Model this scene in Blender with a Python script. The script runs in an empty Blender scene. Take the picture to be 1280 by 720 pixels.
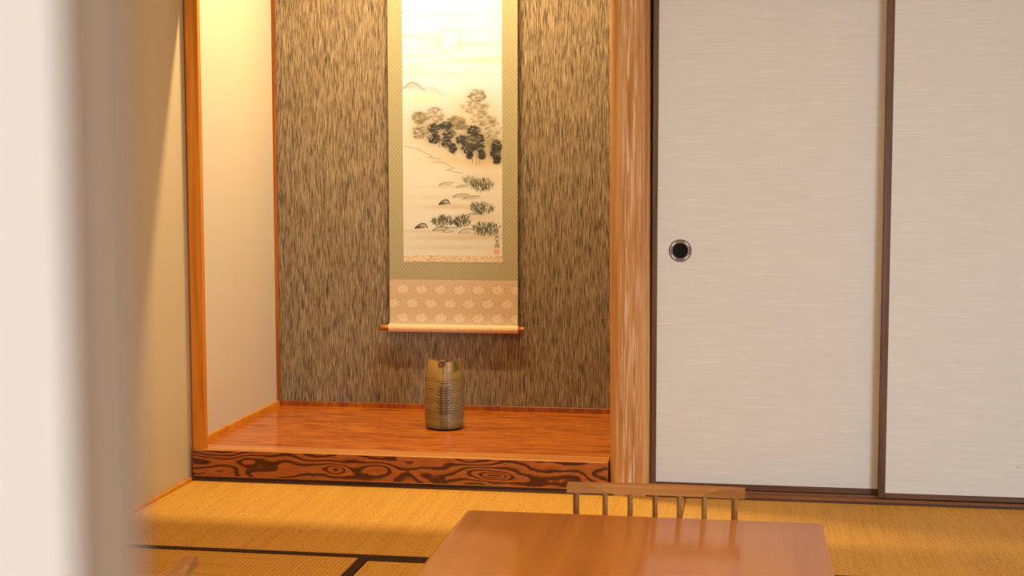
import bpy, bmesh, math, random
import numpy as np
from mathutils import Vector, Matrix

C = bpy.context.scene.collection
SC = bpy.context.scene
rng = np.random.default_rng(7)
random.seed(7)

# ------------------------------------------------------------------ camera, light, exposure
CAM_H = 1.1307
cam_data = bpy.data.cameras.new('camera')
cam_data.sensor_width = 36.0
cam_data.lens = 1741.87 / 1280 * 36
cam_data.clip_start = 0.02
cam_data.dof.use_dof = True
cam_data.dof.focus_distance = 5.15
cam_data.dof.aperture_fstop = 5.8
cam = bpy.data.objects.new('camera', cam_data)
C.objects.link(cam)
cam.location = (0, 0, CAM_H)
cam.rotation_euler = (math.pi / 2 - 0.08122, 0.0013, 0.16164)
SC.camera = cam

world = bpy.data.worlds.new('daylight')
SC.world = world
world.use_nodes = True
world.node_tree.nodes['Background'].inputs[0].default_value = (0.93, 0.97, 1.04, 1)
world.node_tree.nodes['Background'].inputs[1].default_value = 1.85

def area_light(name, loc, target, sx, sy, watts, color):
    l = bpy.data.lights.new(name, 'AREA')
    l.shape = 'RECTANGLE'
    l.size, l.size_y = sx, sy
    l.energy = watts
    l.color = color
    o = bpy.data.objects.new(name, l)
    C.objects.link(o)
    o.location = loc
    d = Vector(target) - Vector(loc)
    o.rotation_euler = d.to_track_quat('-Z', 'Y').to_euler()
    return o

# warm tube behind the alcove lintel, daylight from an unseen window at the right, warm ceiling lamp
area_light('alcove_tube', (-1.16, 5.150, 2.66), (-1.16, 5.27, 0.0), 0.60, 0.05, 53, (1.0, 0.82, 0.53))
area_light('side_window', (2.85, 0.9, 0.72), (-1.0, 2.7, -1.1), 2.6, 1.1, 248, (0.67, 0.90, 1.10))
area_light('ceiling_lamp', (-0.5, 2.7, 2.36), (-0.5, 2.7, 0.0), 0.5, 0.5, 25, (1.0, 0.70, 0.38))

SC.view_settings.view_transform = 'Standard'
SC.view_settings.look = 'None'
SC.view_settings.gamma = 1
SC.view_settings.use_curve_mapping = False
SC.view_settings.exposure = 0.0

# ------------------------------------------------------------------ helpers
def lin(r, g, b):
    f = lambda c: (c / 255 / 12.92) if c / 255 <= 0.04045 else ((c / 255 + 0.055) / 1.055) ** 2.4
    return (f(r), f(g), f(b), 1.0)

def lin_np(a):
    a = np.clip(a, 0, 1)
    return np.where(a <= 0.04045, a / 12.92, ((a + 0.055) / 1.055) ** 2.4)

def tag(o, label=None, cat=None, group=None, kind=None):
    if label: o['label'] = label
    if cat: o['category'] = cat
    if group: o['group'] = group
    if kind: o['kind'] = kind
    return o

def empty(name, loc=(0, 0, 0), rz=0.0):
    o = bpy.data.objects.new(name, None)
    C.objects.link(o)
    o.location = loc
    o.rotation_euler = (0, 0, rz)
    o.empty_display_size = 0.1
    return o

def link(name, me, mat, parent=None, loc=(0, 0, 0)):
    o = bpy.data.objects.new(name, me)
    C.objects.link(o)
    o.location = loc
    if mat is not None and not me.materials:
        for m in (mat if isinstance(mat, (list, tuple)) else [mat]):
            me.materials.append(m)
    if parent: o.parent = parent
    return o

def obj(name, bm, mat, parent=None, loc=(0, 0, 0), smooth=False):
    bmesh.ops.recalc_face_normals(bm, faces=bm.faces[:])
    me = bpy.data.meshes.new(name)
    bm.to_mesh(me)
    bm.free()
    if smooth:
        me.polygons.foreach_set('use_smooth', [True] * len(me.polygons))
    return link(name, me, mat, parent, loc)

def add_box(bm, x0, x1, y0, y1, z0, z1, bevel=0.0, seg=2):
    m = Matrix.Translation(((x0 + x1) / 2, (y0 + y1) / 2, (z0 + z1) / 2)) @ Matrix.Diagonal((x1 - x0, y1 - y0, z1 - z0, 1))
    r = bmesh.ops.create_cube(bm, size=1.0, matrix=m)
    if bevel > 0:
        es = list({e for v in r['verts'] for e in v.link_edges})
        bmesh.ops.bevel(bm, geom=es, offset=bevel, segments=seg, affect='EDGES', profile=0.5)

def box(name, x0, x1, y0, y1, z0, z1, mat, parent=None, bevel=0.0, seg=2):
    bm = bmesh.new()
    add_box(bm, x0, x1, y0, y1, z0, z1, bevel, seg)
    return obj(name, bm, mat, parent)

def add_cyl(bm, p0, p1, r0, r1=None, seg=20, caps=True):
    r1 = r0 if r1 is None else r1
    p0, p1 = Vector(p0), Vector(p1)
    d = p1 - p0
    q = d.to_track_quat('Z', 'Y').to_matrix().to_4x4()
    bmesh.ops.create_cone(bm, cap_ends=caps, segments=seg, radius1=r0, radius2=r1, depth=d.length,
                          matrix=Matrix.Translation((p0 + p1) / 2) @ q)

def smooth_by_angle(o, deg=35):
    me = o.data
    me.polygons.foreach_set('use_smooth', [True] * len(me.polygons))
    bm = bmesh.new(); bm.from_mesh(me)
    for e in bm.edges:
        if len(e.link_faces) == 2 and e.calc_face_angle(0) > math.radians(deg):
            e.smooth = False
    bm.to_mesh(me); bm.free()

def structure(o):
    o['kind'] = 'structure'
    return o

# --- node helpers
class NT:
    def __init__(self, name):
        self.m = bpy.data.materials.new(name)
        self.m.use_nodes = True
        self.t = self.m.node_tree
        self.b = self.t.nodes['Principled BSDF']
    def n(self, kind, **kw):
        nd = self.t.nodes.new(kind)
        for k, v in kw.items():
            setattr(nd, k, v)
        return nd
    def l(self, a, b):
        self.t.links.new(a, b)
    def coords(self, scale=(1, 1, 1), loc=(0, 0, 0), out='Object'):
        tc = self.n('ShaderNodeTexCoord')
        mp = self.n('ShaderNodeMapping')
        mp.inputs['Scale'].default_value = scale
        mp.inputs['Location'].default_value = loc
        self.l(tc.outputs[out], mp.inputs['Vector'])
        return mp.outputs['Vector']
    def noise(self, vec, scale=1.0, detail=3, rough=0.5, dist=0.0):
        t = self.n('ShaderNodeTexNoise')
        t.inputs['Scale'].default_value = scale
        t.inputs['Detail'].default_value = detail
        t.inputs['Roughness'].default_value = rough
        t.inputs['Distortion'].default_value = dist
        self.l(vec, t.inputs['Vector'])
        return t.outputs['Fac']
    def ramp(self, fac, stops, interp='LINEAR'):
        r = self.n('ShaderNodeValToRGB')
        r.color_ramp.interpolation = interp
        e = r.color_ramp.elements
        while len(e) < len(stops):
            e.new(0.5)
        for el, (p, c) in zip(e, stops):
            el.position = p
            el.color = c
        self.l(fac, r.inputs['Fac'])
        return r.outputs['Color']
    def mix(self, fac, a, b, mode='MIX'):
        x = self.n('ShaderNodeMix', data_type='RGBA', blend_type=mode)
        for s, v in ((x.inputs[0], fac), (x.inputs[6], a), (x.inputs[7], b)):
            if hasattr(v, 'is_output'): self.l(v, s)
            else: s.default_value = v
        return x.outputs[2]
    def math(self, op, a, b=0.0):
        x = self.n('ShaderNodeMath', operation=op)
        for s, v in ((x.inputs[0], a), (x.inputs[1], b)):
            if hasattr(v, 'is_output'): self.l(v, s)
            else: s.default_value = v
        return x.outputs[0]
    def bump(self, h, strength=0.3, dist=0.001):
        b = self.n('ShaderNodeBump')
        b.inputs['Strength'].default_value = strength
        b.inputs['Distance'].default_value = dist
        self.l(h, b.inputs['Height'])
        self.l(b.outputs['Normal'], self.b.inputs['Normal'])
    def color(self, c):
        if hasattr(c, 'is_output'): self.l(c, self.b.inputs['Base Color'])
        else: self.b.inputs['Base Color'].default_value = c
    def surf(self, rough=0.6, spec=0.5, metal=0.0, coat=0.0, coat_rough=0.1):
        self.b.inputs['Roughness'].default_value = rough
        self.b.inputs['Specular IOR Level'].default_value = spec
        self.b.inputs['Metallic'].default_value = metal
        self.b.inputs['Coat Weight'].default_value = coat
        self.b.inputs['Coat Roughness'].default_value = coat_rough
        return self.m

def plain(name, c, rough=0.6, spec=0.4, metal=0.0):
    t = NT(name); t.color(c)
    return t.surf(rough, spec, metal)

def wood(name, dark, mid, light, axis='X', fine=1.0, rough=0.45, spec=0.4, coat=0.0, coat_rough=0.1, contrast=1.0, bump=0.15):
    t = NT(name)
    long, short = 1.6 * fine, 42 * fine
    sc = {'X': (long, short, short), 'Y': (short, long, short), 'Z': (short, short, long)}[axis]
    v = t.coords(sc)
    a = t.noise(v, 1.0, 4, 0.6, 0.6)
    sc2 = tuple(s * 5 for s in sc)
    b = t.noise(t.coords(sc2), 1.0, 2, 0.5)
    h = 0.16 / contrast
    col = t.ramp(a, [(0.5 - h, dark), (0.5, mid), (0.5 + h, light)])
    col = t.mix(t.math('MULTIPLY', b, 0.35), col, dark)
    t.color(col)
    t.bump(b, bump, 0.0006)
    return t.surf(rough, spec, 0, coat, coat_rough)

def attr_mat(name, rough, spec=0.3, bump_scale=0, bump=0.2, coat=0.0, coat_rough=0.1):
    t = NT(name)
    a = t.n('ShaderNodeAttribute', attribute_name='Col')
    t.color(a.outputs['Color'])
    if bump_scale:
        t.bump(t.noise(t.coords((bump_scale,) * 3), 1, 2), bump, 0.0005)
    return t.surf(rough, spec, 0, coat, coat_rough)

# ------------------------------------------------------------------ materials
def m_wallpaper(name, c, c2):
    t = NT(name)
    v = t.coords()
    n1 = t.noise(v, 330, 3, 0.6)
    col = t.ramp(n1, [(0.3, c2), (0.65, c)])
    t.color(col)
    t.bump(n1, 0.55, 0.0012)
    return t.surf(0.85, 0.15)

M = {}
M['wall'] = m_wallpaper('wallpaper', lin(206, 184, 140), lin(188, 163, 118))
M['alcove_wall'] = m_wallpaper('alcove_wallpaper', lin(218, 200, 166), lin(202, 182, 146))
M['plaster'] = plain('ceiling_plaster', lin(220, 200, 170), 0.9, 0.1)
M['dark'] = plain('closet_dark', lin(40, 30, 24), 0.9, 0.1)  # dark colour stands for the unlit closet behind the door gap

def m_string_wall():
    t = NT('string_wallpaper')
    a = t.noise(t.coords((300, 300, 15)), 1, 3, 0.65)
    b = t.noise(t.coords((620, 620, 26), (3, 1, 7)), 1, 2, 0.6)
    c = t.noise(t.coords((40, 40, 9), (9, 2, 4)), 1, 2, 0.5)
    s = t.math('ADD', t.math('MULTIPLY', a, 0.6), t.math('MULTIPLY', b, 0.4))
    s = t.math('ADD', s, t.math('MULTIPLY', t.math('SUBTRACT', c, 0.5), 0.05))
    col = t.ramp(s, [(0.36, lin(38, 28, 18)), (0.45, lin(104, 86, 60)), (0.53, lin(142, 120, 88)), (0.66, lin(182, 160, 122))])
    t.color(col)
    t.bump(s, 0.7, 0.0025)
    return t.surf(0.7, 0.25)
M['string'] = m_string_wall()

M['post'] = wood('post_wood', lin(190, 106, 16), lin(210, 126, 26), lin(222, 142, 40), 'Z', 0.8, 0.4, 0.4)
M['skirt'] = wood('skirting_wood', lin(196, 116, 22), lin(218, 138, 34), lin(230, 154, 50), 'X', 0.8, 0.4)
M['corner'] = wood('corner_trim_wood', lin(128, 62, 10), lin(156, 82, 16), lin(176, 98, 26), 'Z', 0.8, 0.45, 0.3)
M['brown'] = wood('brown_stained_wood', lin(76, 48, 28), lin(102, 66, 40), lin(120, 80, 50), 'Z', 1.0, 0.4)
M['brown_x'] = wood('brown_stained_wood_level', lin(76, 48, 28), lin(102, 66, 40), lin(120, 80, 50), 'X', 1.0, 0.4)
M['sill'] = wood('sill_wood', lin(108, 66, 32), lin(136, 86, 44), lin(154, 100, 54), 'X', 1.0, 0.4)
M['dark_strip'] = wood('dark_strip_wood', lin(70, 38, 20), lin(94, 54, 28), lin(112, 66, 36), 'X', 1.0, 0.5)

def m_fusuma():
    t = NT('woven_door_paper')
    a = t.noise(t.coords((4.5, 4.5, 430)), 1, 3, 0.6)
    b = t.noise(t.coords((330, 330, 14), (2, 5, 1)), 1, 2, 0.5)
    c = t.noise(t.coords((9, 9, 190), (7, 3, 2)), 1, 1, 0.4)
    base = t.ramp(a, [(0.32, lin(214, 212, 206)), (0.55, lin(221, 219, 214)), (0.75, lin(228, 227, 223))])
    slub = t.ramp(c, [(0.66, (0, 0, 0, 1)), (0.76, (1, 1, 1, 1))])
    col = t.mix(t.math('MULTIPLY', slub, 0.5), base, lin(240, 239, 236))
    col = t.mix(t.math('MULTIPLY', b, 0.22), col, lin(200, 192, 178))
    t.color(col)
    t.bump(a, 0.25, 0.0006)
    return t.surf(0.75, 0.2)
M['fusuma'] = m_fusuma()

def m_pillar():
    t = NT('alcove_pillar_wood')
    v = t.coords((26, 26, 1.1))
    a = t.noise(v, 1, 4, 0.6, 0.5)
    fine = t.noise(t.coords((150, 150, 5.0)), 1, 3, 0.6)
    big = t.noise(t.coords((3, 3, 1.6), (4, 2, 9)), 1, 2)
    col = t.ramp(a, [(0.32, lin(164, 104, 46)), (0.5, lin(190, 132, 66)), (0.68, lin(204, 152, 88))])
    pale = t.ramp(fine, [(0.5, (0, 0, 0, 1)), (0.66, (1, 1, 1, 1))])
    # weathered pale streaks along the hewn middle of the front face
    tc = t.n('ShaderNodeTexCoord'); sx = t.n('ShaderNodeSeparateXYZ'); t.l(tc.outputs['Object'], sx.inputs[0])
    d = t.math('ABSOLUTE', t.math('ADD', sx.outputs['X'], -0.004))
    mask = t.ramp(t.math('DIVIDE', d, 0.05), [(0.25, (1, 1, 1, 1)), (1.0, (0.05, 0.05, 0.05, 1))])
    f = t.math('MULTIPLY', t.math('MULTIPLY', pale, mask), t.math('MULTIPLY', big, 1.45))
    col = t.mix(f, col, lin(228, 204, 176))
    col = t.mix(t.math('MULTIPLY', t.ramp(fine, [(0.3, (1, 1, 1, 1)), (0.45, (0, 0, 0, 1))]), 0.4), col, lin(140, 84, 42))
    t.color(col)
    t.bump(fine, 0.3, 0.001)
    return t.surf(0.45, 0.35)
M['pillar'] = m_pillar()

def m_floor_board():
    t = NT('lacquered_alcove_board')
    v = t.coords((3.2, 36, 36))
    a = t.noise(v, 1, 5, 0.62, 2.2)
    f = t.noise(t.coords((7, 120, 120)), 1, 3, 0.6)
    s = t.math('ADD', t.math('MULTIPLY', a, 0.75), t.math('MULTIPLY', f, 0.25))
    col = t.ramp(s, [(0.38, lin(112, 44, 2)), (0.47, lin(176, 86, 5)), (0.55, lin(202, 110, 14)), (0.66, lin(214, 128, 26))])
    t.color(col)
    return t.surf(0.45, 0.3, 0, 0.5, 0.05)
M['board'] = m_floor_board()

M['beam_top'] = wood('beam_top_wood', lin(186, 108, 40), lin(212, 134, 58), lin(226, 154, 78), 'X', 0.8, 0.32, 0.5, 0.4, 0.12)  # lighter tan paints in the light caught by the beam's bevelled top
M['beam_face'] = attr_mat('beam_face_grain', 0.3, 0.45, coat=0.3, coat_rough=0.15)

def m_tatami(name, rib_axis, c0, c1, c2):
    """rib_axis: axis across which the ribs repeat (rush strands run along it)."""
    t = NT(name)
    st = (3.0, 260, 1) if rib_axis == 'X' else (260, 3.0, 1)
    a = t.noise(t.coords(st), 1, 3, 0.65)
    wide = t.noise(t.coords((0.9, 26, 1) if rib_axis == 'X' else (26, 0.9, 1), (3, 1, 0)), 1, 2, 0.5)
    cell = t.noise(t.coords((70, 190, 1) if rib_axis == 'X' else (190, 70, 1), (1, 7, 0)), 1, 2, 0.6)
    tc = t.n('ShaderNodeTexCoord'); sx = t.n('ShaderNodeSeparateXYZ'); t.l(tc.outputs['Object'], sx.inputs[0])
    rib = t.math('ABSOLUTE', t.math('SINE', t.math('MULTIPLY', sx.outputs[rib_axis], math.pi / 0.0135)))
    s = t.math('ADD', t.math('MULTIPLY', a, 0.32), t.math('ADD', t.math('MULTIPLY', wide, 0.16), t.math('MULTIPLY', cell, 0.52)))
    col = t.ramp(s, [(0.38, c0), (0.5, c1), (0.62, c2)])
    groove = t.ramp(rib, [(0.0, (1, 1, 1, 1)), (0.5, (0, 0, 0, 1))])
    col = t.mix(t.math('MULTIPLY', groove, 0.85 if rib_axis == 'X' else 0.35), col, lin(150, 96, 24))
    t.color(col)
    h = t.math('ADD', t.math('MULTIPLY', rib, 0.8), t.math('MULTIPLY', cell, 0.8))
    t.bump(h, 0.5, 0.0016)
    return t.surf(0.62, 0.3)
TC = (lin(192, 130, 40), lin(218, 160, 58), lin(232, 178, 78))
M['tatami_long_x'] = m_tatami('rush_mat_strands_in_depth', 'Y', *TC)
M['tatami_long_y'] = m_tatami('rush_mat_strands_across', 'X', *TC)
M['heri'] = plain('mat_border_cloth', lin(66, 40, 26), 0.8, 0.15)

M['table'] = wood('varnished_table_wood', lin(168, 96, 10), lin(186, 112, 14), lin(200, 128, 26), 'Y', 0.22, 0.5, 0.2, 0.48, 0.11, 0.9, 0.03)
M['chair'] = wood('chair_wood', lin(146, 92, 42), lin(168, 112, 56), lin(184, 130, 72), 'X', 0.7, 0.5, 0.25)
M['chair_z'] = wood('chair_spindle_wood', lin(146, 92, 46), lin(164, 110, 60), lin(180, 126, 74), 'Z', 0.7, 0.5, 0.25)

def m_brocade():
    t = NT('green_brocade_silk')
    tc = t.n('ShaderNodeTexCoord'); sx = t.n('ShaderNodeSeparateXYZ'); t.l(tc.outputs['Object'], sx.inputs[0])
    u = t.math('MULTIPLY', sx.outputs['X'], 2 * math.pi / 0.0166)
    w = t.math('MULTIPLY', sx.outputs['Z'], 2 * math.pi / 0.0205)
    p = t.math('ADD', t.math('COSINE', t.math('ADD', u, w)), t.math('COSINE', t.math('SUBTRACT', u, w)))
    p2 = t.math('SINE', t.math('MULTIPLY', t.math('ADD', u, w), 3.0))
    n = t.noise(t.coords((520, 520, 520)), 1, 2)
    s = t.math('ADD', t.math('MULTIPLY', p, 0.075), t.math('ADD', t.math('MULTIPLY', p2, 0.07), t.math('MULTIPLY', n, 1.0)))
    col = t.ramp(s, [(0.2, lin(144, 134, 96)), (0.5, lin(160, 148, 108)), (0.85, lin(180, 166, 124))])
    t.color(col)
    return t.surf(0.55, 0.35)
M['brocade'] = m_brocade()
M['painting'] = attr_mat('ink_painting_on_silk', 0.8, 0.15)
M['damask'] = attr_mat('peach_damask_silk', 0.6, 0.3)
def m_strip():
    t = NT('gold_flecked_strip')
    n = t.noise(t.coords((260, 260, 260)), 1, 2, 0.6)
    t.color(t.ramp(n, [(0.38, lin(178, 146, 100)), (0.52, lin(216, 192, 150)), (0.68, lin(228, 212, 178))]))
    return t.surf(0.6, 0.3)
M['strip'] = m_strip()
def m_roller():
    t = NT('roller_silk')
    n = t.noise(t.coords((140, 300, 300)), 1, 2, 0.6)
    t.color(t.ramp(n, [(0.35, lin(222, 174, 116)), (0.65, lin(238, 198, 146))]))
    return t.surf(0.6, 0.3)
M['roller'] = m_roller()
M['knob'] = wood('roller_knob_wood', lin(140, 72, 16), lin(170, 92, 26), lin(190, 110, 40), 'X', 2.0, 0.3, 0.5)
M['cord'] = plain('scroll_cord', lin(150, 120, 70), 0.8)
M['vase'] = attr_mat('wood_fired_glaze', 0.36, 0.5, 240, 0.25)
M['ring'] = plain('pewter_ring', lin(120, 108, 106), 0.45, 0.5, 0.4)
M['inlay'] = plain('bright_inlay', lin(236, 230, 226), 0.5, 0.5, 0.0)
M['dish'] = plain('black_dish', lin(16, 15, 16), 0.8, 0.2)
M['white_paint'] = plain('white_door_paper', lin(240, 232, 222), 0.8, 0.15)
M['edge_shade'] = plain('shaded_edge', lin(130, 103, 82), 0.7, 0.2)  # brown stands in for shade on the near door's side

# ------------------------------------------------------------------ room measures
XL, YF, YB, ZP = -2.006, 4.848, 5.854, 0.1167
XR, YN = 2.9, -1.2
CEIL = 2.45

# ------------------------------------------------------------------ structure
structure(box('wall_left', XL - 0.1, XL, YN, YF + 0.02, -0.06, CEIL + 0.4, M['wall']))
structure(box('wall_alcove_left', XL - 0.1, XL, YF + 0.02, YB + 0.1, -0.06, 3.05, M['alcove_wall']))
structure(box('wall_alcove_back', XL, -0.36, YB, YB + 0.1, -0.06, 3.05, M['string']))
structure(box('wall_alcove_right', -0.44, -0.36, YF + 0.16, YB, -0.06, 3.05, M['string']))
structure(box('wall_right', XR, XR + 0.1, YN, YF + 1.0, -0.06, CEIL + 0.1, M['wall']))
structure(box('wall_back_left', XL - 0.1, -1.75, YN - 0.1, YN, -0.06, CEIL + 0.1, M['wall']))  # unseen back wall pieces, added to limit daylight reaching the alcove
structure(box('wall_back_right', 0.75, XR + 0.1, YN - 0.1, YN, -0.06, CEIL + 0.1, M['wall']))
structure(box('wall_back_top', -1.75, 0.75, YN - 0.1, YN, 1.95, CEIL + 0.1, M['wall']))
structure(box('wall_closet', -0.36, XR, YF + 0.75, YF + 0.85, -0.06, CEIL + 0.1, M['dark']))
structure(box('wall_above_doors', -0.30, XR, YF + 0.01, YF + 0.13, 1.87, CEIL + 0.1, M['wall']))
structure(box('wall_above_alcove', XL, -0.44, YF + 0.015, YF + 0.065, 2.06, 3.05, M['wall']))
structure(box('ceiling', XL - 0.1, XR + 0.1, YN, YF + 0.02, CEIL, CEIL + 0.08, M['plaster']))
structure(box('ceiling_alcove', XL - 0.1, -0.36, YF + 0.07, YB + 0.1, 3.00, 3.05, M['sill']))

# floor: slab with one rush mat per child, each with its cloth borders
floor = structure(box('floor', XL, XR, YN, YF + 0.9, -0.12, -0.055, M['dark_strip']))
def mat_piece(x0, x1, y0, y1, long_axis, heri_lo=True, heri_hi=True):
    g = 0.0012
    hw = 0.032
    bm = bmesh.new()
    add_box(bm, x0 + g, x1 - g, y0 + g, y1 - g, -0.055, 0.0, 0.0025, 1)
    m = obj('tatami_mat', bm, M['tatami_long_x'] if long_axis == 'X' else M['tatami_long_y'], floor)
    bx = []
    if long_axis == 'X':
        if heri_lo: bx.append((x0 + g, x1 - g, y0 + g - .0004, y0 + hw))
        if heri_hi: bx.append((x0 + g, x1 - g, y1 - hw, y1 - g + .0004))
    else:
        if heri_lo: bx.append((x0 + g - .0004, x0 + hw, y0 + g, y1 - g))
        if heri_hi: bx.append((x1 - hw, x1 - g + .0004, y0 + g, y1 - g))
    for b in bx:
        box('mat_border', b[0], b[1], b[2], b[3], -0.02, 0.0014, M['heri'], m, 0.001, 1)
R1 = 3.926
XS = -1.070
mat_piece(XL + 0.012, -0.176, R1, YF, 'X', True, False)
mat_piece(-0.176, 1.655, R1, YF, 'X', True, False)
mat_piece(1.655, XR, R1, YF, 'X', True, False)
mat_piece(XL + 0.012, XS, R1 - 1.84, R1, 'Y')
mat_piece(XS, XS + 1.83, R1 - 0.92, R1, 'X')
mat_piece(XS + 1.83, XR, R1 - 0.92, R1, 'X')
mat_piece(XS, XS + 1.83, R1 - 1.84, R1 - 0.92, 'X')
mat_piece(XS + 1.83, XR, R1 - 1.84, R1 - 0.92, 'X')
y = R1 - 1.84
for k in range(3):
    y2 = max(y - 0.92, YN)
    mat_piece(XL + 0.012, XL + 1.842, y2, y, 'X')
    mat_piece(XL + 1.842, XL + 3.672, y2, y, 'X')
    mat_piece(XL + 3.672, XR, y2, y, 'X')
    y = y2
structure(box('floor_veranda', XL, XR, YN - 0.1, y, -0.05, 0.0, M['sill']))

# trims: wall foot strip, sill with door tracks, lintels
structure(box('baseboard_left', XL, XL + 0.012, YN, YF - 0.004, -0.05, 0.012, M['skirt'], None, 0.002, 1))
bm = bmesh.new()
add_box(bm, -0.305, XR, YF + 0.006, YF + 0.155, -0.05, 0.016, 0.0015, 1)
for yy in (0.016, 0.060, 0.066, 0.112):
    pass
sill = structure(obj('trim_sill', bm, M['sill']))
box('track', -0.305, XR, YF + 0.045, YF + 0.053, 0.014, 0.0195, M['sill'], sill)
structure(box('trim_mat_edge', XL + 0.012, XR, YF, YF + 0.012, -0.05, 0.006, M['dark_strip'], None, 0.001, 1))
structure(box('trim_door_lintel', -0.305, XR, YF, YF + 0.14, 1.79, 1.87, M['sill'], None, 0.002, 1))
structure(box('trim_alcove_lintel', XL + 0.0605, -0.43, YF + 0.008, YF + 0.075, 1.965, 2.06, M['skirt'], None, 0.002, 1))
structure(box('baseboard_alcove_left', XL, XL + 0.013, YF + 0.0345, YB, ZP - 0.002, ZP + 0.022, M['skirt'], None, 0.0015, 1))
structure(box('baseboard_alcove_back', XL + 0.013, -0.44, YB - 0.012, YB, ZP - 0.002, ZP + 0.022, M['corner'], None, 0.0015, 1))
structure(box('trim_alcove_corner', XL, XL + 0.014, YB - 0.012, YB, ZP + 0.022, 3.00, M['corner'], None, 0.001, 1))

# left alcove post with chamfered arris
bm = bmesh.new()
def prism(bm, pts, z0, z1):
    lo = [bm.verts.new((XL + a, YF + 0.010 + b, z0)) for a, b in pts]
    hi = [bm.verts.new((XL + a, YF + 0.010 + b, z1)) for a, b in pts]
    for i in range(len(pts)):
        j = (i + 1) % len(pts)
        bm.faces.new((lo[i], lo[j], hi[j], hi[i]))
    bm.faces.new(lo); bm.faces.new(hi)
prism(bm, [(0, 0.016), (0.013, 0.0), (0.013, 0.024), (0, 0.024)], -0.05, ZP)
prism(bm, [(0, 0.016), (0.013, 0.0), (0.059, 0.0), (0.060, 0.001), (0.060, 0.024), (0, 0.024)], ZP, 3.00)
tag(obj('corner_post', bm, M['post']), 'slim square orange-brown wooden post in the left front corner of the alcove', 'post')

# ------------------------------------------------------------------ alcove platform: front beam + lacquered board
plat = empty('alcove_platform', (-1.22, YF + 0.5, 0))
tag(plat, 'raised lacquered wooden alcove platform with a dark swirling grain front beam', 'platform')
def at(o, parent):   # parent while keeping world placement (parents here are unrotated empties)
    o.parent = parent
    o.location = Vector(o.location) - Vector(parent.location)
    return o
BX0, BX1 = XL + 0.0135, -0.449
at(box('floor_board', XL + 0.0, -0.442, YF + 0.1005, YB, ZP - 0.03, ZP, M['board'], None), plat)
bm = bmesh.new()
add_box(bm, BX0, BX1, YF, YF + 0.1, 0.016, ZP, 0.0035, 3)
beam = at(obj('front_beam', bm, M['beam_top']), plat)
at(box('base_strip', XL + 0.0135, -0.45, YF + 0.0125, YF + 0.03, -0.05, 0.0158, M['dark_strip']), plat)

def grid_mesh(name, X, Z, Yf, col, quads_thick=None):
    """plane grid in XZ with colours; X (nx), Z (nz) arrays; Yf(x,z)->y; col (nz,nx,3) linear."""
    nx, nz = len(X), len(Z)
    gx, gz = np.meshgrid(X, Z)
    co = np.stack([gx, Yf(gx, gz), gz], -1).reshape(-1, 3)
    i = np.arange(nz - 1)[:, None] * nx + np.arange(nx - 1)[None, :]
    q = np.stack([i, i + 1, i + nx + 1, i + nx], -1).reshape(-1, 4)
    me = bpy.data.meshes.new(name)
    me.vertices.add(len(co)); me.vertices.foreach_set('co', co.ravel())
    me.loops.add(q.size); me.loops.foreach_set('vertex_index', q.ravel())
    me.polygons.add(len(q))
    me.polygons.foreach_set('loop_start', np.arange(len(q)) * 4)
    me.polygons.foreach_set('loop_total', np.full(len(q), 4))
    me.update()
    set_col(me, col.reshape(-1, 3))
    return me

def set_col(me, rgb):
    ca = me.color_attributes.new('Col', 'FLOAT_COLOR', 'POINT')
    d = np.ones((len(rgb), 4), dtype=np.float32)
    d[:, :3] = rgb
    ca.data.foreach_set('color', d.ravel())

def vnoise(shape, cells, seed):
    """smooth value noise on a grid (rows, cols); cells = (rows, cols) of lattice cells."""
    r = np.random.default_rng(seed)
    g = r.random((cells[0] + 2, cells[1] + 2))
    yy = np.linspace(0, cells[0], shape[0]); xx = np.linspace(0, cells[1], shape[1])
    y0 = yy.astype(int); x0 = xx.astype(int)
    fy = (yy - y0)[:, None]; fx = (xx - x0)[None, :]
    fy = fy * fy * (3 - 2 * fy); fx = fx * fx * (3 - 2 * fx)
    a = g[y0][:, x0]; b = g[y0][:, x0 + 1]; c = g[y0 + 1][:, x0]; d = g[y0 + 1][:, x0 + 1]
    return (a * (1 - fx) + b * fx) * (1 - fy) + (c * (1 - fx) + d * fx) * fy

# swirling grain on the beam face
nx, nz = 1100, 76
bxs = np.linspace(BX0 + 0.0005, BX1 - 0.0005, nx)
bzs = np.linspace(0.0195, ZP - 0.0035, nz)
U, V = np.meshgrid(np.linspace(0, 521, nx), np.linspace(34, 0, nz))   # U along the beam 0..521, V down from its top edge
F = V / 34 * 1.1 + 2.1 * vnoise((nz, nx), (2, 13), 3) + 0.55 * vnoise((nz, nx), (4, 30), 5) + 0.12 * vnoise((nz, nx), (9, 130), 8)
for (cx, cy, rx, ry, h) in [(178, 20, 66, 15, 2.4), (186, 20, 14, 7, 1.6), (50, 13, 60, 9, 1.7), (385, 20, 56, 14, 2.2),
                            (378, 21, 10, 4, 1.4), (392, 21, 9, 4, 1.4), (300, 22, 40, 12, 1.2), (470, 26, 50, 10, 1.0), (100, 30, 40, 7, 0.9)]:
    F += h * np.exp(-(((U - cx) / rx) ** 2 + ((V - cy) / ry) ** 2))
fr = F * 1.08 - np.floor(F * 1.08)
late = np.where(fr < 0.5, 0, np.clip((fr - 0.5) / 0.18, 0, 1))
late = np.where(fr > 0.93, np.clip((1 - fr) / 0.07, 0, 1), late)
fine = vnoise((nz, nx), (30, 60), 11)
c0 = np.array([164, 88, 34]) / 255; c1 = np.array([70, 24, 6]) / 255; c2 = np.array([134, 62, 20]) / 255
base = c0 * (1 - 0.45 * fr[..., None]) + c2 * 0.45 * fr[..., None]
colr = base * (1 - late[..., None]) + c1 * late[..., None]
colr *= (0.9 + 0.2 * fine)[..., None]
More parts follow.
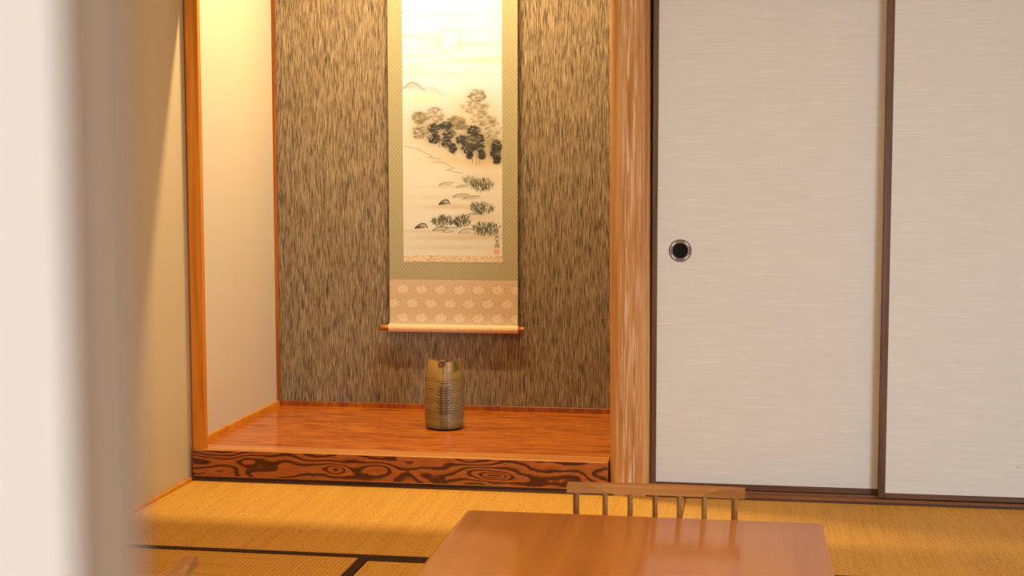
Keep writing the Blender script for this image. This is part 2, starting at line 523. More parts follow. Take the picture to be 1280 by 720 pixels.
me = grid_mesh('beam_face', bxs, bzs, lambda x, z: np.full_like(x, YF - 0.0006), lin_np(colr))
bf = link('grain_face', me, M['beam_face'])
bf.parent = beam
bf.location = -Vector(plat.location) - Vector(beam.location)

# ------------------------------------------------------------------ alcove pillar (hewn log, slightly leaning)
PX = -0.3775
bm = bmesh.new()
prof = []
hw = 0.0685
for (cx, cy, r, a0, a1, n) in [(-hw + 0.034, 0.030, 0.034, 180, 262, 8), (hw - 0.026, 0.026, 0.026, 278, 360, 7),
                               (hw - 0.02, 0.120, 0.02, 0, 90, 4), (-hw + 0.02, 0.120, 0.02, 90, 180, 4)]:
    for k in range(n):
        a = math.radians(a0 + (a1 - a0) * k / (n - 1))
        prof.append((cx + r * math.cos(a), cy + r * math.sin(a)))
rings = []
nzp = 60
pn = np.random.default_rng(4).random(nzp + 8)
pn = np.convolve(pn, np.ones(9) / 9, 'valid') - 0.5
for k in range(nzp):
    z = -0.05 + 2.5 * k / (nzp - 1)
    lean = 0.0045 - 0.0052 * z
    ring = []
    for i, (a, b) in enumerate(prof):
        w = 0.006 * pn[k] * (1 if i >= 8 else -0.6)
        ring.append(bm.verts.new((a + lean + (w if abs(a) > 0.05 else 0), b + 0.004 * pn[(k * 7 + 3) % nzp] * 0, z)))
    rings.append(ring)
for k in range(nzp - 1):
    for i in range(len(prof)):
        j = (i + 1) % len(prof)
        bm.faces.new((rings[k][i], rings[k][j], rings[k + 1][j], rings[k + 1][i]))
bm.faces.new(rings[0]); bm.faces.new(rings[-1])
pil = obj('alcove_pillar', bm, M['pillar'], None, (PX, YF - 0.004, 0), True)
smooth_by_angle(pil, 50)
tag(pil, 'thick rounded natural wood pillar between the alcove and the sliding doors', 'pillar')

# ------------------------------------------------------------------ sliding doors
def fusuma(name, x0, x1, y0, z0, z1, stile, bot, label):
    e = empty(name, ((x0 + x1) / 2, y0, z0))
    structure(e); e['label'] = label
    th = 0.026
    at(box('paper_panel', x0 + stile - .002, x1 - stile + .002, y0 + 0.003, y0 + th - 0.003, z0 + bot - .002, z1 - 0.03, M['fusuma']), e)
    at(box('stile', x0, x0 + stile, y0, y0 + th, z0, z1, M['brown'], None, 0.0025, 2), e)
    at(box('stile', x1 - stile, x1, y0, y0 + th, z0, z1, M['brown'], None, 0.0025, 2), e)
    at(box('bottom_rail', x0 + stile, x1 - stile, y0, y0 + th, z0, z0 + bot, M['brown_x'], None, 0.002, 1), e)
    at(box('top_rail', x0 + stile, x1 - stile, y0, y0 + th, z1 - 0.032, z1, M['brown_x'], None, 0.002, 1), e)
    return e
dB = fusuma('door_1', -0.3035, 0.540, YF + 0.062, 0.018, 1.80, 0.0205, 0.022, 'left woven-paper sliding door with a round black pull, beside the pillar')
dA = fusuma('door_2', 0.4815, 1.335, YF + 0.017, 0.018, 1.80, 0.0245, 0.019, 'right woven-paper sliding door in front, cut by the right picture edge')
dC = fusuma('door_3', 1.29, 2.16, YF + 0.062, 0.018, 1.80, 0.0245, 0.019, 'third woven-paper sliding door further right')
dD = fusuma('door_4', 2.10, XR - 0.005, YF + 0.017, 0.018, 1.80, 0.0245, 0.019, 'fourth woven-paper sliding door at the right wall')
sm = box('scratch', 0.939, 0.9405, YF + 0.0194, YF + 0.0201, 0.135, 0.146, M['brown'])
at(sm, dA)

def lathe_y(bm, prof, seg=48):
    """profile (r, y) around the Y axis."""
    rs = []
    for r, yv in prof:
        if r < 1e-6:
            rs.append([bm.verts.new((0, yv, 0))])
        else:
            rs.append([bm.verts.new((r * math.cos(2 * math.pi * k / seg), yv, r * math.sin(2 * math.pi * k / seg))) for k in range(seg)])
    for a, b in zip(rs, rs[1:]):
        for k in range(seg):
            j = (k + 1) % seg
            if len(a) == 1: bm.faces.new((a[0], b[k], b[j]))
            elif len(b) == 1: bm.faces.new((a[k], a[j], b[0]))
            else: bm.faces.new((a[k], a[j], b[j], b[k]))
hx, hz = -0.2035, 0.864
bm = bmesh.new()
lathe_y(bm, [(0.0265, 0.002), (0.0262, -0.0015), (0.0285, -0.0035), (0.0300, -0.0020), (0.0345, -0.0020), (0.0365, -0.0035), (0.0395, -0.0022), (0.0400, 0.001)])
ring = obj('pull_handle', bm, M['ring'], None, (hx, YF + 0.065, hz), True)
at(ring, dB)
bm = bmesh.new()
lathe_y(bm, [(0.0268, -0.0002), (0.0255, -0.0010), (0.022, 0.0002), (0.0, 0.0004)])
obj('dish', bm, M['dish'], ring, (0, -0.0010, 0), True)
for k in range(4):
    bm = bmesh.new()
    a0 = math.radians(45 + 90 * k - 17); a1 = math.radians(45 + 90 * k + 17)
    n = 10
    prev = None
    for i in range(n + 1):
        a = a0 + (a1 - a0) * i / n
        cur = [bm.verts.new((r * math.cos(a), yv, r * math.sin(a))) for r, yv in ((0.0308, -0.0016), (0.0314, -0.0036), (0.0346, -0.0036), (0.0352, -0.0016))]
        if prev:
            for q in range(3):
                bm.faces.new((prev[q], prev[q + 1], cur[q + 1], cur[q]))
        prev = cur
    obj('inlay', bm, M['inlay'], ring)

# near door at the left, close to the camera: white papered front, edge with its shade put into the colour
dn = empty('door_5', (-0.6, 0.375, 0))
structure(dn); dn['label'] = 'white door panel very close to the camera at the left edge, out of focus'
at(box('panel', -0.95, -0.1188, 0.234, 0.259, 0.0, 2.2, M['white_paint'], None, 0.001, 1), dn)
at(box('edge_strip', -0.1192, -0.1178, 0.2342, 0.2588, 0.0, 2.2, M['edge_shade'], None, 0.002, 3), dn)

# ------------------------------------------------------------------ hanging scroll
SXL, SXR = -1.484, -0.925
SY = YB - 0.032
scroll = empty('hanging_scroll', ((SXL + SXR) / 2, YB, 0.473))
tag(scroll, 'hanging scroll with ink landscape painting, green brocade border and peach silk foot', 'scroll')
at(box('brocade_border', SXL, SXR, SY, SY + 0.0012, 0.68, 2.22, M['brocade']), scroll)
at(box('gold_strip', -1.421, -0.991, SY - 0.0007, SY + 0.0002, 0.758, 0.7862, M['strip']), scroll)
at(box('upper_silk', SXL, SXR, SY - 0.0002, SY + 0.0012, 2.22, 2.55, M['roller']), scroll)
bm = bmesh.new(); add_cyl(bm, (SXL - 0.004, SY + 0.004, 2.555), (SXR + 0.004, SY + 0.004, 2.555), 0.009)
at(obj('top_rod', bm, M['knob']), scroll)
bm = bmesh.new()
add_cyl(bm, (SXL + 0.15, SY + 0.004, 2.56), ((SXL + SXR) / 2, YB - 0.006, 2.68), 0.002, seg=8)
add_cyl(bm, (SXR - 0.15, SY + 0.004, 2.56), ((SXL + SXR) / 2, YB - 0.006, 2.68), 0.002, seg=8)
add_cyl(bm, ((SXL + SXR) / 2, YB - 0.012, 2.678), ((SXL + SXR) / 2, YB, 2.678), 0.003, seg=8)
at(obj('hanging_cord', bm, M['cord']), scroll)
RZ = 0.473
bm = bmesh.new(); add_cyl(bm, (SXL - 0.003, YB - 0.036, RZ), (SXR + 0.003, YB - 0.036, RZ), 0.0172, seg=32)
rol = at(obj('roller', bm, M['roller'], None, (0, 0, 0)), scroll); smooth_by_angle(rol)
for s, xa, xb in ((-1, SXL - 0.003, SXL - 0.040), (1, SXR + 0.003, SXR + 0.030)):
    bm = bmesh.new()
    add_cyl(bm, (xa, YB - 0.036, RZ), (xb, YB - 0.036, RZ), 0.0118, 0.0132, seg=28)
    es = [e for e in bm.edges if e.calc_face_angle(0) > 1.0]
    bmesh.ops.bevel(bm, geom=es, offset=0.002, segments=2, affect='EDGES', profile=0.5)
    k = obj('roller_knob', bm, M['knob']); smooth_by_angle(k)
    k.parent = rol; k.location = -Vector(scroll.location) - Vector(rol.location)

# --- the painting: brush work rasterised on the sheet's own grid (units: 1 = 3.4 mm, x 0..123, y 0..327 from the moon sky down)
PW, PH = 123.0, 318.5
SSX = 2.5
nx, nz = int(PW * SSX) + 1, int(PH * SSX) + 1
PXs = np.linspace(0, PW, nx); PYs = np.linspace(0, PH, nz)
GX, GY = np.meshgrid(PXs, PYs)
img = np.empty((nz, nx, 3)); 
top_w = np.clip((210 - GY) / 130, 0, 1)[..., None]
img[:] = (np.array([208, 200, 178]) * (1 - top_w) + np.array([202, 203, 214]) * top_w) / 255
INK = np.array([54, 52, 46]) / 255
TAN = np.array([190, 164, 122]) / 255
GREEN = np.array([92, 92, 48]) / 255
def put(alpha, colour):
    a = np.clip(alpha, 0, 1)[..., None]
    img[:] = img * (1 - a) + colour * a
def window(x0, x1, y0, y1):
    i0 = max(0, int((y0) * SSX)); i1 = min(nz, int(y1 * SSX) + 2)
    j0 = max(0, int((x0) * SSX)); j1 = min(nx, int(x1 * SSX) + 2)
    return slice(i0, max(i0, i1)), slice(j0, max(j0, j1))
def blob(x, yv, rx, ry, alpha, colour, p=1.0, rot=0.0):
    m = max(rx, ry) * 2.4
    s = window(x - m, x + m, yv - m, yv + m)
    gx, gy = GX[s] - x, GY[s] - yv
    if gx.size == 0: return
    c, n = math.cos(rot), math.sin(rot)
    u, v = (gx * c + gy * n) / rx, (-gx * n + gy * c) / ry
    a = (alpha * np.exp(-((u * u + v * v) ** p)))[..., None]
    img[s] = img[s] * (1 - a) + colour * a
def stroke(pts, w, alpha, colour, soft=1.0):
    pts = np.array(pts, float)
    seg = np.diff(pts, axis=0); L = np.hypot(seg[:, 0], seg[:, 1])
    m = 3 * max(w, .6) + 1
    s = window(pts[:, 0].min() - m, pts[:, 0].max() + m, pts[:, 1].min() - m, pts[:, 1].max() + m)
    gx, gy = GX[s], GY[s]
    if gx.size == 0: return
    best = np.full(gx.shape, 1e9)
    for (p, d, l) in zip(pts[:-1], seg, L):
        t = np.clip(((gx - p[0]) * d[0] + (gy - p[1]) * d[1]) / (l * l + 1e-9), 0, 1)
        best = np.minimum(best, np.hypot(gx - p[0] - t * d[0], gy - p[1] - t * d[1]))
    a = (alpha * np.exp(-(best / w) ** 2 * soft))[..., None]
    img[s] = img[s] * (1 - a) + colour * a
cloud = vnoise((nz, nx), (70, 3), 21) * 0.6 + vnoise((nz, nx), (150, 5), 22) * 0.4
put(0.28 * np.clip(cloud - 0.45, 0, 1) * 2 * (GY < 95), TAN)
# sky bands
for (x, yv, rx, ry, a) in [(70, 18, 46, 1.6, .22), (12, 44, 26, 2.6, .22), (92, 55, 30, 2.2, .3), (60, 76, 34, 1.4, .34), (98, 74, 30, 2.4, .36), (30, 60, 34, 2, .14), (20, 68, 26, 2, .2), (60, 92, 70, 4, .12)]:
    blob(x, yv, rx, ry, a, TAN)
# moon
s = np.hypot(GX - 58.8, GY - 50.2)
put(0.30 * np.exp(-((s - 13.6) / 1.2) ** 2), TAN * 0.92)
put(0.16 * np.exp(-((s - 15) / 5) ** 2), TAN)
put(0.75 * (1 / (1 + np.exp((s - 12.9) * 3))), np.array([248, 238, 214]) / 255)
blob(48, 49, 8, 1, .3, TAN); blob(70, 56, 7, 1.6, .34, TAN)
# far mountains
mist = lambda x, yv, rx, ry, a: blob(x, yv, rx, ry, a, np.array([232, 206, 158]) / 255)
stroke([(0, 109), (4, 107.5), (8, 103), (13, 101.6), (18, 104), (22, 108), (27, 111)], 0.7, .5, INK)
stroke([(27, 111), (32, 108), (38, 109), (44, 113), (52, 119)], 0.6, .22, INK)
blob(13, 106, 11, 4.5, .35, TAN * 0.8); blob(36, 113, 14, 5, .16, TAN * 0.8)
stroke([(52, 96), (58, 93.5), (63, 92.5), (70, 95)], 0.8, .16, TAN * 0.7)
mist(30, 122, 40, 6, .45); mist(14, 126, 26, 5, .25)
# misty land washes
for (x, yv, rx, ry, a) in [(30, 160, 30, 22, .34), (88, 150, 34, 30, .36), (60, 180, 46, 18, .32), (104, 185, 24, 18, .3), (96, 204, 26, 7, .4), (62, 200, 40, 6, .26), (108, 196, 22, 6, .3)]:
    blob(x, yv, rx, ry, a, np.array([190, 156, 100]) / 255)
pr = np.random.default_rng(12)
def foliage(x, yv, rx, ry, dark, n=70, colour=INK, r=1.5):
    blob(x, yv, rx * 1.0, ry * 0.95, dark * 0.62, colour * 1.25); blob(x, yv, rx * 1.7, ry * 1.6, dark * 0.22, colour * 1.7)
    for _ in range(n):
        a = pr.uniform(0, 2 * math.pi); q = pr.random() ** 0.5 * 1.1
        blob(x + rx * q * math.cos(a), yv + ry * q * math.sin(a), r * pr.uniform(.7, 1.5), r * pr.uniform(.4, .8), dark * pr.uniform(.45, 1.0), colour, 1.4, pr.uniform(-.5, .5))
SH = np.array([104, 94, 66]) / 255
for (x, yv, rx, ry, d) in [(92, 119, 9, 6, .42), (90, 133, 15, 7, .42), (100, 148, 13, 7, .38), (112, 162, 9, 10, .28), (21, 146, 7, 7, .45), (40, 143, 10, 8, .38), (22, 164, 9, 7, .40), (66, 150, 10, 5, .45), (72, 156, 10, 4, .4)]:
    foliage(x, yv, rx * 1.05, ry * 1.1, d * 1.1, 60, SH, 2.0)
blob(24, 148, 8, 6, .22, GREEN); blob(104, 178, 14, 10, .16, GREEN)
DK = np.array([48, 46, 38]) / 255
for (x, yv, rx, ry, d) in [(40, 159, 8, 5, .85), (39, 172, 6.5, 5, .85), (54, 156, 6, 4, .7), (58, 166, 7, 5, .6), (54, 176, 5, 6, .75), (62, 184, 4, 5, .75),
                           (75, 174, 7, 6, .9), (82, 184, 7, 6, .85), (88, 162, 7, 4.5, .85), (92, 172, 8, 5, .75), (94, 182, 6, 5, .7), (98, 192, 4, 5, .7),
                           (116, 181, 5.5, 6, .95), (115, 190, 6, 6, .9), (117, 199, 4, 4, .75), (83, 193, 3, 4, .65)]:
    foliage(x, yv, rx * 1.08, ry * 1.08, d, 75, DK, 1.35)
blob(90, 172, 6, 2.4, .35, GREEN); blob(107, 176, 7, 5, .2, GREEN)
for (x, y0, y1) in [(86, 194, 203), (91, 190, 205), (95, 190, 204), (64, 186, 193), (45, 176, 183), (101, 188, 198)]:
    stroke([(x, y0), (x + .4, y1)], 0.5, .4, DK)
# shore lines
stroke([(2, 181), (8, 182.5), (14, 184), (18, 184), (22, 187), (28, 190), (34, 192), (37, 194), (32, 195), (40, 196.5), (47, 197)], 0.55, .5, TAN * 0.62)
stroke([(38, 202), (44, 200.5), (52, 202), (58, 206), (64, 209), (54, 211), (62, 213), (74, 215)], 0.6, .45, TAN * 0.62)
blob(60, 196, 34, 3, .2, TAN, 1, 0.3)
# water and sand washes
for (x, yv, rx, ry, a) in [(60, 258, 34, 2.4, .34), (62, 255, 20, 2, .3), (30, 288, 40, 2.5, .3), (66, 296, 60, 4, .34), (60, 308, 60, 4, .22), (30, 245, 34, 3, .12), (60, 232, 30, 2, .22), (85, 246, 30, 4, .18), (92, 270, 24, 6, .3), (100, 292, 24, 4, .3), (95, 222, 26, 8, .26)]:
    blob(x, yv, rx, ry, a, np.array([170, 140, 92]) / 255)
# sandbanks, each an upper line and a wash beneath
for (x, yv, w, h, a) in [(54, 229, 9, 2.5, .45), (75, 232, 8, 2.2, .4), (72, 244, 10, 3, .55), (85, 246, 10, 2.5, .5), (46, 286, 9, 3.5, .75), (58, 288, 9, 5, .6), (78, 289, 9, 4.5, .55)]:
    stroke([(x - w, yv + 1), (x - w * .5, yv - h * .7), (x + w * .2, yv - h), (x + w, yv - h * .8)], 0.55, a, DK)
    stroke([(x - w, yv + 1), (x - w * .2, yv + h * .25), (x + w * .5, yv)], 0.5, a * .7, DK)
    blob(x, yv - h * .3, w * .7, h * .5, a * .5, TAN * 0.75)
# rocks
for (x, yv, w, h) in [(51.5, 252, 6.5, 4.6), (22.5, 282, 7.5, 4.6)]:
    stroke([(x - w, yv + 2), (x - w * .6, yv - h * .2), (x, yv - h * .75), (x + w * .6, yv - h * .7), (x + w, yv + 1.2)], 0.8, .9, DK)
    stroke([(x - w, yv + 2), (x, yv + 1.6), (x + w * .5, yv + 1)], 0.8, .7, DK)
    blob(x - w * .1, yv - .2, w * .7, h * .42, .6, np.array([118, 92, 62]) / 255, 2)
    blob(x - w * .5, yv + .8, w * .4, h * .3, .6, DK, 2)
# grass clumps: upright blades
def grass(x, yv, rx, ry, n, d):
    blob(x, yv + ry * .15, rx * .8, ry * .7, .34, np.array([128, 122, 84]) / 255, 1)
    for _ in range(n):
        ang = pr.uniform(0, 2 * math.pi); q = pr.random() ** 0.55
        px = x + rx * q * math.cos(ang); py = yv + ry * (q * math.sin(ang) * .9 + .25)
        ln = pr.uniform(2.0, 4.6); lean = (px - x) / rx * 1.8 + pr.uniform(-2.2, 2.2)
        stroke([(px, py), (px + lean * .35, py - ln * .6), (px + lean, py - ln)], 0.36, d * pr.uniform(.35, 1), np.array([56, 58, 40]) / 255)
grass(98, 229, 13.5, 9.5, 165, .8); grass(82, 224, 6.5, 5, 45, .4)
grass(98, 258, 14.5, 8.5, 160, .75)
grass(49, 275, 13, 7.5, 150, .85); grass(73, 275, 10, 8, 125, .85)
grass(103, 284, 17, 9, 190, .85)
stroke([(59, 279), (66, 274), (74, 269), (84, 266), (94, 266)], 0.6, .6, DK)
# signature and red seal
def sig(pts): stroke([(x, yy) for x, yy in pts], 0.36, .7, DK)
sig([(114.2, 294.5), (118.4, 293.9)]); sig([(116.6, 291.5), (115.8, 295), (113.2, 298)]); sig([(116.4, 294.4), (119.6, 297.6)])
sig([(114.6, 299.4), (118.2, 298.9)]); sig([(116.4, 298.2), (116.4, 302)]); sig([(114.4, 302.2), (118.6, 301.6)]); sig([(115.2, 300.6), (117.6, 300.3)])
sig([(114.4, 304), (114.2, 308.4)]); sig([(114.4, 304), (116.4, 303.8), (116.2, 307.2), (114.4, 307.6)]); sig([(114.6, 305.6), (116.2, 305.4)])
sig([(117.6, 303.4), (117.6, 308.8)]); sig([(117.6, 303.4), (119.2, 304), (118, 305.6), (119.2, 307), (117.8, 307.8)])
SEAL = np.array([214, 122, 84]) / 255
for pts in ([(112.8, 310.6), (118.8, 310.6), (118.8, 316.2), (112.8, 316.2), (112.8, 310.6)], [(114.6, 311), (114.6, 315.8)], [(116.6, 311), (116.8, 315.8)], [(113, 313), (118.6, 313)], [(113, 314.8), (118.6, 314.6)]):
    stroke(pts, 0.5, .5, SEAL)
blob(115.8, 313.4, 3.4, 3, .25, SEAL, 3)
weave = np.random.default_rng(5).normal(0, 0.006, (nz, nx, 1))
img = np.clip(img * (1 + weave), 0, 1)
PX0, PX1 = -1.421, -0.991
PZ0, PZT = 0.7862, 0.7862 + 1.080 * 318.5 / 318.5
Xp = np.linspace(PX0, PX1, nx); Zp = np.linspace(PZT, PZ0, nz)
Xall, Zall = Xp, np.concatenate([[2.14], Zp])
col = np.concatenate([img[:1], img], 0)
me = grid_mesh('painting', Xall, Zall, lambda x, z: np.full_like(x, SY - 0.0008), lin_np(col))
at(link('painting', me, M['painting']), scroll)

# --- peach damask foot cloth with rows of lotus medallions
nx, nz = 440, 170
dx = np.linspace(SXL, SXR, nx); dz = np.linspace(0.682, 0.470, nz)
GX2, GZ2 = np.meshgrid(dx, dz)
base = np.array([198, 170, 130]) / 255 + np.zeros((nz, nx, 3))
mot = np.zeros((nz, nx))
edge = np.zeros((nz, nx))
for r in range(4):
    for c in range(-1, 9):
        cx = SXL + 0.058 + c * 0.0828 + (0.0414 if r % 2 else 0) - (0.0828 if r % 2 else 0) * 0
        cz = 0.6385 - r * 0.0605
        u = (GX2 - cx) / 0.031; v = (GZ2 - cz) / 0.021
        rr = np.hypot(u, v * (1.0 - 0.12 * (v > 0))); th = np.arctan2(v + 0.35, u)
        lobes = 0.92 + 0.12 * np.cos(9 * th)
        ins = 1 / (1 + np.exp((rr - lobes) * 16))
        pet = 0.5 + 0.5 * np.cos(15 * rr + 1.6 * np.cos(7 * th))
        pet2 = 0.5 + 0.5 * np.cos(14 * th)
        mot = np.maximum(mot, ins * (0.95 * pet * (0.5 + 0.5 * pet2) + 0.25 * pet2))
        edge = np.maximum(edge, np.exp(-((rr - lobes) / 0.12) ** 2))
colr = base * (1 - 0.09 * edge[..., None]) + mot[..., None] * np.array([34, 38, 42]) / 255
colr *= (0.97 + 0.06 * rng.random((nz, nx)))[..., None]
me = grid_mesh('foot_silk', dx, dz, lambda x, z: SY - 0.0005 - 0.019 * np.exp(-np.clip(z - 0.473, 0, 1) / 0.02) , lin_np(colr))
at(link('foot_silk', me, M['damask']), scroll)

# ------------------------------------------------------------------ vase
VX, VY = -1.160, 5.420
nth, nh = 192, 190
Hm = 0.282
face = math.atan2(-VY, -VX)
ths = np.linspace(0, 2 * math.pi, nth, endpoint=False)
phi = (ths - face + math.pi) % (2 * math.pi) - math.pi        # 0 = the side with the notch, + is viewer's right
lat = np.sin(phi)
front = np.cos(phi) > 0
Hh = np.where(front, 0.0, -0.03 * np.clip(-np.cos(phi), 0, 1) ** 0.7)
d = lat + 0.10
Hh = Hh - front * np.where(d < 0, 0.011 * np.clip(1 - (-d) / 0.55, 0, 1), 0.0145 * np.clip(1 - d / 0.98, 0, 1)) * np.clip(np.cos(phi) * 3, 0, 1)
ht = Hm + Hh
ts = np.linspace(0, 1, nh)
zc = np.array([0, .012, .03, .08, .3, .55, .75, .88, .95, 1.0])
rc = np.array([.056, .069, .0755, .0780, .0795, .0785, .0765, .0700, .0655, .0640])
prng = np.random.default_rng(3)
co, colv = [], []
ridge_ph = prng.uniform(0, 6)
for t in ts:
    r0 = np.interp(t, zc, rc)
    z = t * ht
    rid = 0.00042 * np.sin(t * 168 + ridge_ph + 0.5 * np.sin(ths)) * (0.15 < t < 0.86) + 0.0005 * np.sin(t * 41 + 1)
    wob = 1 + 0.012 * np.sin(2 * phi + 1.0) + 0.006 * np.sin(3 * phi + 4 * t)
    r = (r0 + rid) * wob
    co.append(np.stack([r * np.cos(ths), r * np.sin(ths), z], -1))
    # glaze colours: ochre with olive and grey, dark incised band and drips down the notch side
    px = lat * 24.0                                      # roughly across the visible face
    n1 = 0.5 + 0.5 * np.sin(7 * phi + 5 * t + 2 * np.sin(9 * t)); n2 = prng.random(nth)
    ochre = np.array([178, 138, 64]); olive = np.array([126, 112, 60]); grey = np.array([140, 130, 106]); dark = np.array([58, 42, 24])
    mixo = np.clip(0.2 + 0.75 * (0.62 - t) + 0.18 * n1, 0, 1)[:, None]
    c = ochre * (1 - mixo) + olive * mixo
    g = (np.clip((px - 1) / 10, 0, 1) * np.clip((0.85 - abs(t - 0.35) * 1.4), 0, 1) * 0.75)[:, None] * front[:, None]
    c = c * (1 - g) + grey * g
    rb = (0.10 + 0.16 * (math.sin(t * 168 + ridge_ph) < -0.4)) * (0.15 < t < 0.86)
    c = c * (1 - rb) + dark * rb
    fr_ = front.astype(float)
    cb = 0.0
    if 0.24 < t < 0.66:
        for bx, w in ((-3.5, 1.5), (2.6, 1.5)):
            cb = cb + np.exp(-((px - bx) / w) ** 2) * 0.85
        for bx, w in ((-5.3, .5), (-1.2, .5), (0.6, .5), (4.8, .5)):
            cb = cb + np.exp(-((px - bx) / w) ** 2) * 0.5
        # leaf cuts either side
        st = np.abs(((t * 30 - np.abs(px + 0.5) * 0.30) % 1.9) - 0.5) < 0.26
        cb = cb + st * ((np.abs(px + .5) > 5.5) & (np.abs(px + .5) < 9.5 - 2 * abs(t - .45) * 4)) * 0.75
    if t <= 0.24:
        for bx in (-5, -3, -0.8, 1.4, 3.6):
            cb = cb + np.exp(-((px - bx) / 0.55) ** 2) * 0.6
    if t >= 0.64:
        for bx, w in ((-1.8, .9), (4.0, .8)):
            cb = cb + np.exp(-((px - bx) / w) ** 2) * 0.55
        cb = cb + (0.69 < t < 0.71) * (np.abs(px) < 5) * 0.6
    if t > 0.82:
        cb = cb + np.exp(-((px - 16) / 5.0) ** 2) * 0.75 * min(1, (t - .82) / .05)
    a = (np.clip(cb, 0, .9) * fr_)[:, None]
    dc = np.array([70, 60, 30]) if t < 0.24 or t > 0.64 else np.array([66, 40, 18])
    c = c * (1 - a) + dc * a
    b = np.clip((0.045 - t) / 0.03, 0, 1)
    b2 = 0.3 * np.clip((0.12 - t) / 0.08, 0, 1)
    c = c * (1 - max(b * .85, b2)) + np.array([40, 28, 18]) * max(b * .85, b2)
    if t > 0.985: c = c * 0.5 + np.array([150, 92, 44]) * 0.5
    c = c * (0.92 + 0.16 * n2)[:, None]
    colv.append(lin_np(c / 255))
for t in np.linspace(0.995, 0.55, 14):              # inner wall
    r0 = np.interp(t, zc, rc) - 0.0055
    co.append(np.stack([r0 * np.cos(ths), r0 * np.sin(ths), t * ht + 0.0005], -1))
    colv.append(np.tile(lin_np(np.array([92, 64, 36]) / 255), (nth, 1)))
rows = len(co)
co = np.concatenate(co); colv = np.concatenate(colv)
faces = []
for i in range(rows - 1):
    for k in range(nth):
        j = (k + 1) % nth
        faces.append((i * nth + k, i * nth + j, (i + 1) * nth + j, (i + 1) * nth + k))
faces.append(tuple(range(nth - 1, -1, -1)))
faces.append(tuple(range((rows - 1) * nth, rows * nth)))
me = bpy.data.meshes.new('vase_body')
me.from_pydata(co.tolist(), [], faces)
set_col(me, colv)
me.polygons.foreach_set('use_smooth', [True] * len(me.polygons))
vase = link('stoneware_vase', me, M['vase'], None, (VX, VY, ZP + 0.0003))
tag(vase, 'tall brown-olive stoneware vase with a notched rim standing on the alcove board', 'vase')
# curled lug in the notch
bm = bmesh.new()
R, rr = 0.0088, 0.0058
for i in range(28):
    pass
seg, ring_n = 28, 12
vs = []
for i in range(seg):
    a = 2 * math.pi * i / seg
    row = []
    for k in range(ring_n):
        b = 2 * math.pi * k / ring_n
        rad = (R + rr * math.cos(b)) * (1.0 + 0.12 * math.sin(2 * a + .6))
        row.append(bm.verts.new((rad * math.cos(a), rr * 1.3 * math.sin(b), rad * math.sin(a) * 1.15)))
    vs.append(row)
for i in range(seg):
    for k in range(ring_n):
        bm.faces.new((vs[i][k], vs[(i + 1) % seg][k], vs[(i + 1) % seg][(k + 1) % ring_n], vs[i][(k + 1) % ring_n]))
lug = obj('rim_lug', bm, plain('lug_glaze', lin(118, 80, 40), 0.4, 0.4), vase, (0, 0, 0), True)
ang = face - 0.14
lug.location = (0.0655 * math.cos(ang), 0.0655 * math.sin(ang), 0.2685)
lug.rotation_euler = (0, 0, ang + math.pi / 2)

# ------------------------------------------------------------------ low table
TX0, TX1, TY1, TY0, TZ = -0.628, 0.1945, 3.187, 1.93, 0.34
table = empty('low_table', ((TX0 + TX1) / 2, (TY0 + TY1) / 2, 0))
tag(table, 'low varnished wooden table in front of the camera, its far end in view', 'table')
bm = bmesh.new()
add_box(bm, TX0, TX1, TY0, TY1, TZ - 0.032, TZ)
vert_e = [e for e in bm.edges if abs(e.verts[0].co.z - e.verts[1].co.z) > 0.01]
bmesh.ops.bevel(bm, geom=vert_e, offset=0.012, segments=5, affect='EDGES', profile=0.5)
top_e = [e for e in bm.edges if len(e.link_faces) == 2 and e.calc_face_angle(0) > 1.0 and abs(e.verts[0].co.z - e.verts[1].co.z) < 1e-5]
bmesh.ops.bevel(bm, geom=top_e, offset=0.004, segments=3, affect='EDGES', profile=0.5)
tt = at(obj('tabletop', bm, M['table']), table); smooth_by_angle(tt)
at(box('apron', TX0 + 0.07, TX1 - 0.07, TY1 - 0.09, TY1 - 0.07, TZ - 0.082, TZ - 0.032, M['table']), table)
at(box('apron', TX0 + 0.07, TX1 - 0.07, TY0 + 0.07, TY0 + 0.09, TZ - 0.082, TZ - 0.032, M['table']), table)
at(box('apron', TX0 + 0.07, TX0 + 0.09, TY0 + 0.09, TY1 - 0.09, TZ - 0.082, TZ - 0.032, M['table']), table)
at(box('apron', TX1 - 0.09, TX1 - 0.07, TY0 + 0.09, TY1 - 0.09, TZ - 0.082, TZ - 0.032, M['table']), table)
for sx in (TX0 + 0.03, TX1 - 0.08):
    for sy in (TY0 + 0.03, TY1 - 0.08):
        at(box('leg', sx, sx + 0.05, sy, sy + 0.05, 0.0016, TZ - 0.032, M['table'], None, 0.004, 2), table)

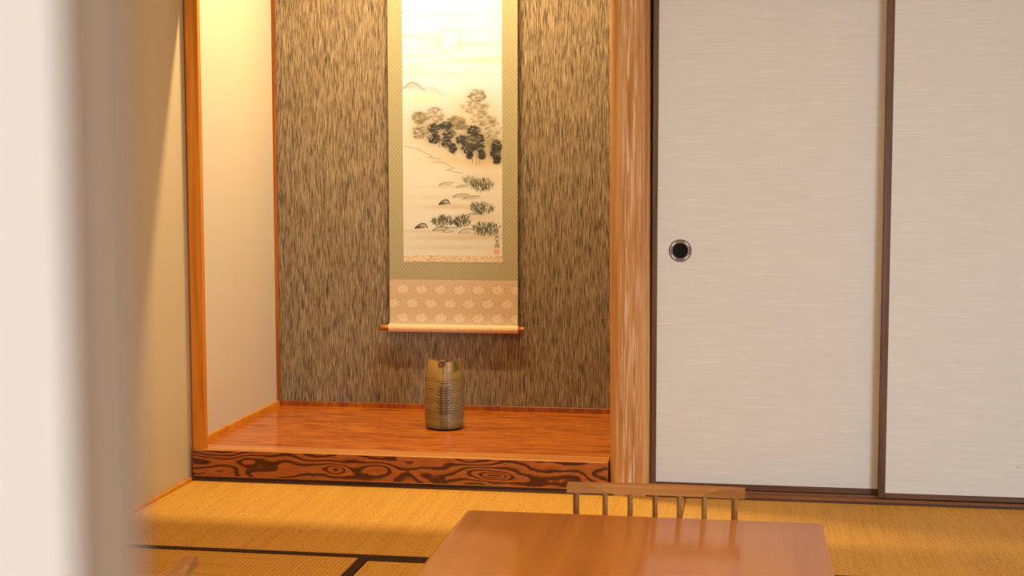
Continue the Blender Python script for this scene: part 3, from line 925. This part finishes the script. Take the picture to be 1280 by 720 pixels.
# ------------------------------------------------------------------ legless spindle-back floor chairs
RAIL_TOP = 0.385
def make_chair(loc, rz, label):
    root = empty('floor_chair', loc, rz)
    tag(root, label, 'chair', 'spindle-back floor chairs at the low table')
    L = 0.2125
    # top rail: squared ends, front face hollowed between two slanting facet lines
    bm = bmesh.new()
    xs = sorted(set([-L, L] + [round(-L + 2 * L * k / 60, 5) for k in range(61)]))
    rows = []
    for x in xs:
        s = min(max((0.160 - abs(x)) / 0.060, 0), 1)
        s2 = min(max((0.168 - abs(x)) / 0.168, 0), 1)
        bow = 0.010 * (x / L) ** 2
        zt = RAIL_TOP; zb = RAIL_TOP - 0.0205
        zc_ = zt - 0.0205 * s if s < 1 else zb
        off = 0.012 * min(1.0, s) ** 1.0
        yf, yb = -0.0175 - bow * 0.5, 0.0175 - bow
        prof = [(yf, zb), (yf, max(zc_, zb + 0.0004)), (yf + off + 0.0006, zt), (yb, zt), (yb, zb)]
        rows.append([bm.verts.new((x, a, b)) for a, b in prof])
    for a, b in zip(rows, rows[1:]):
        for k in range(5):
            j = (k + 1) % 5
            bm.faces.new((a[k], a[j], b[j], b[k]))
    bm.faces.new(rows[0]); bm.faces.new(rows[-1])
    obj('top_rail', bm, M['chair'], root)
    for i, x in enumerate((-0.192, -0.1215, -0.061, -0.001, 0.0575, 0.1165, 0.1885)):
        bm = bmesh.new()
        r = 0.0078 if i in (0, 6) else 0.0064
        add_cyl(bm, (x, 0.002, 0.062), (x, -0.001, RAIL_TOP - 0.019), r * 1.05, r, 16)
        sp = obj('spindle', bm, M['chair_z'], root); smooth_by_angle(sp)
    # seat, rear cross bar and floor runners
    bm = bmesh.new()
    add_box(bm, -0.205, 0.205, -0.40, 0.02, 0.036, 0.062)
    ve = [e for e in bm.edges if abs(e.verts[0].co.z - e.verts[1].co.z) > 0.01]
    bmesh.ops.bevel(bm, geom=ve, offset=0.03, segments=5, affect='EDGES', profile=0.5)
    obj('seat', bm, M['chair'], root)
    for x in (-0.17, 0.17):
        bm = bmesh.new(); add_box(bm, x - 0.014, x + 0.014, -0.37, 0.0, 0.0016, 0.036, 0.004, 2)
        obj('runner', bm, M['chair'], root)
    return root
make_chair((-0.1915, 3.316, 0), 0.0, 'pale wooden spindle-back floor chair behind the far end of the low table')
# second chair at the table's left side: only a corner of its top rail is in view
rzc = math.radians(90 + 8)
tip = Vector((-1.040, 2.548))
cx = tip - Matrix.Rotation(rzc, 2) @ Vector((0.2125, -0.0225))
make_chair((cx.x, cx.y, 0), rzc, 'floor chair left of the low table, only its rail end showing at bottom left')
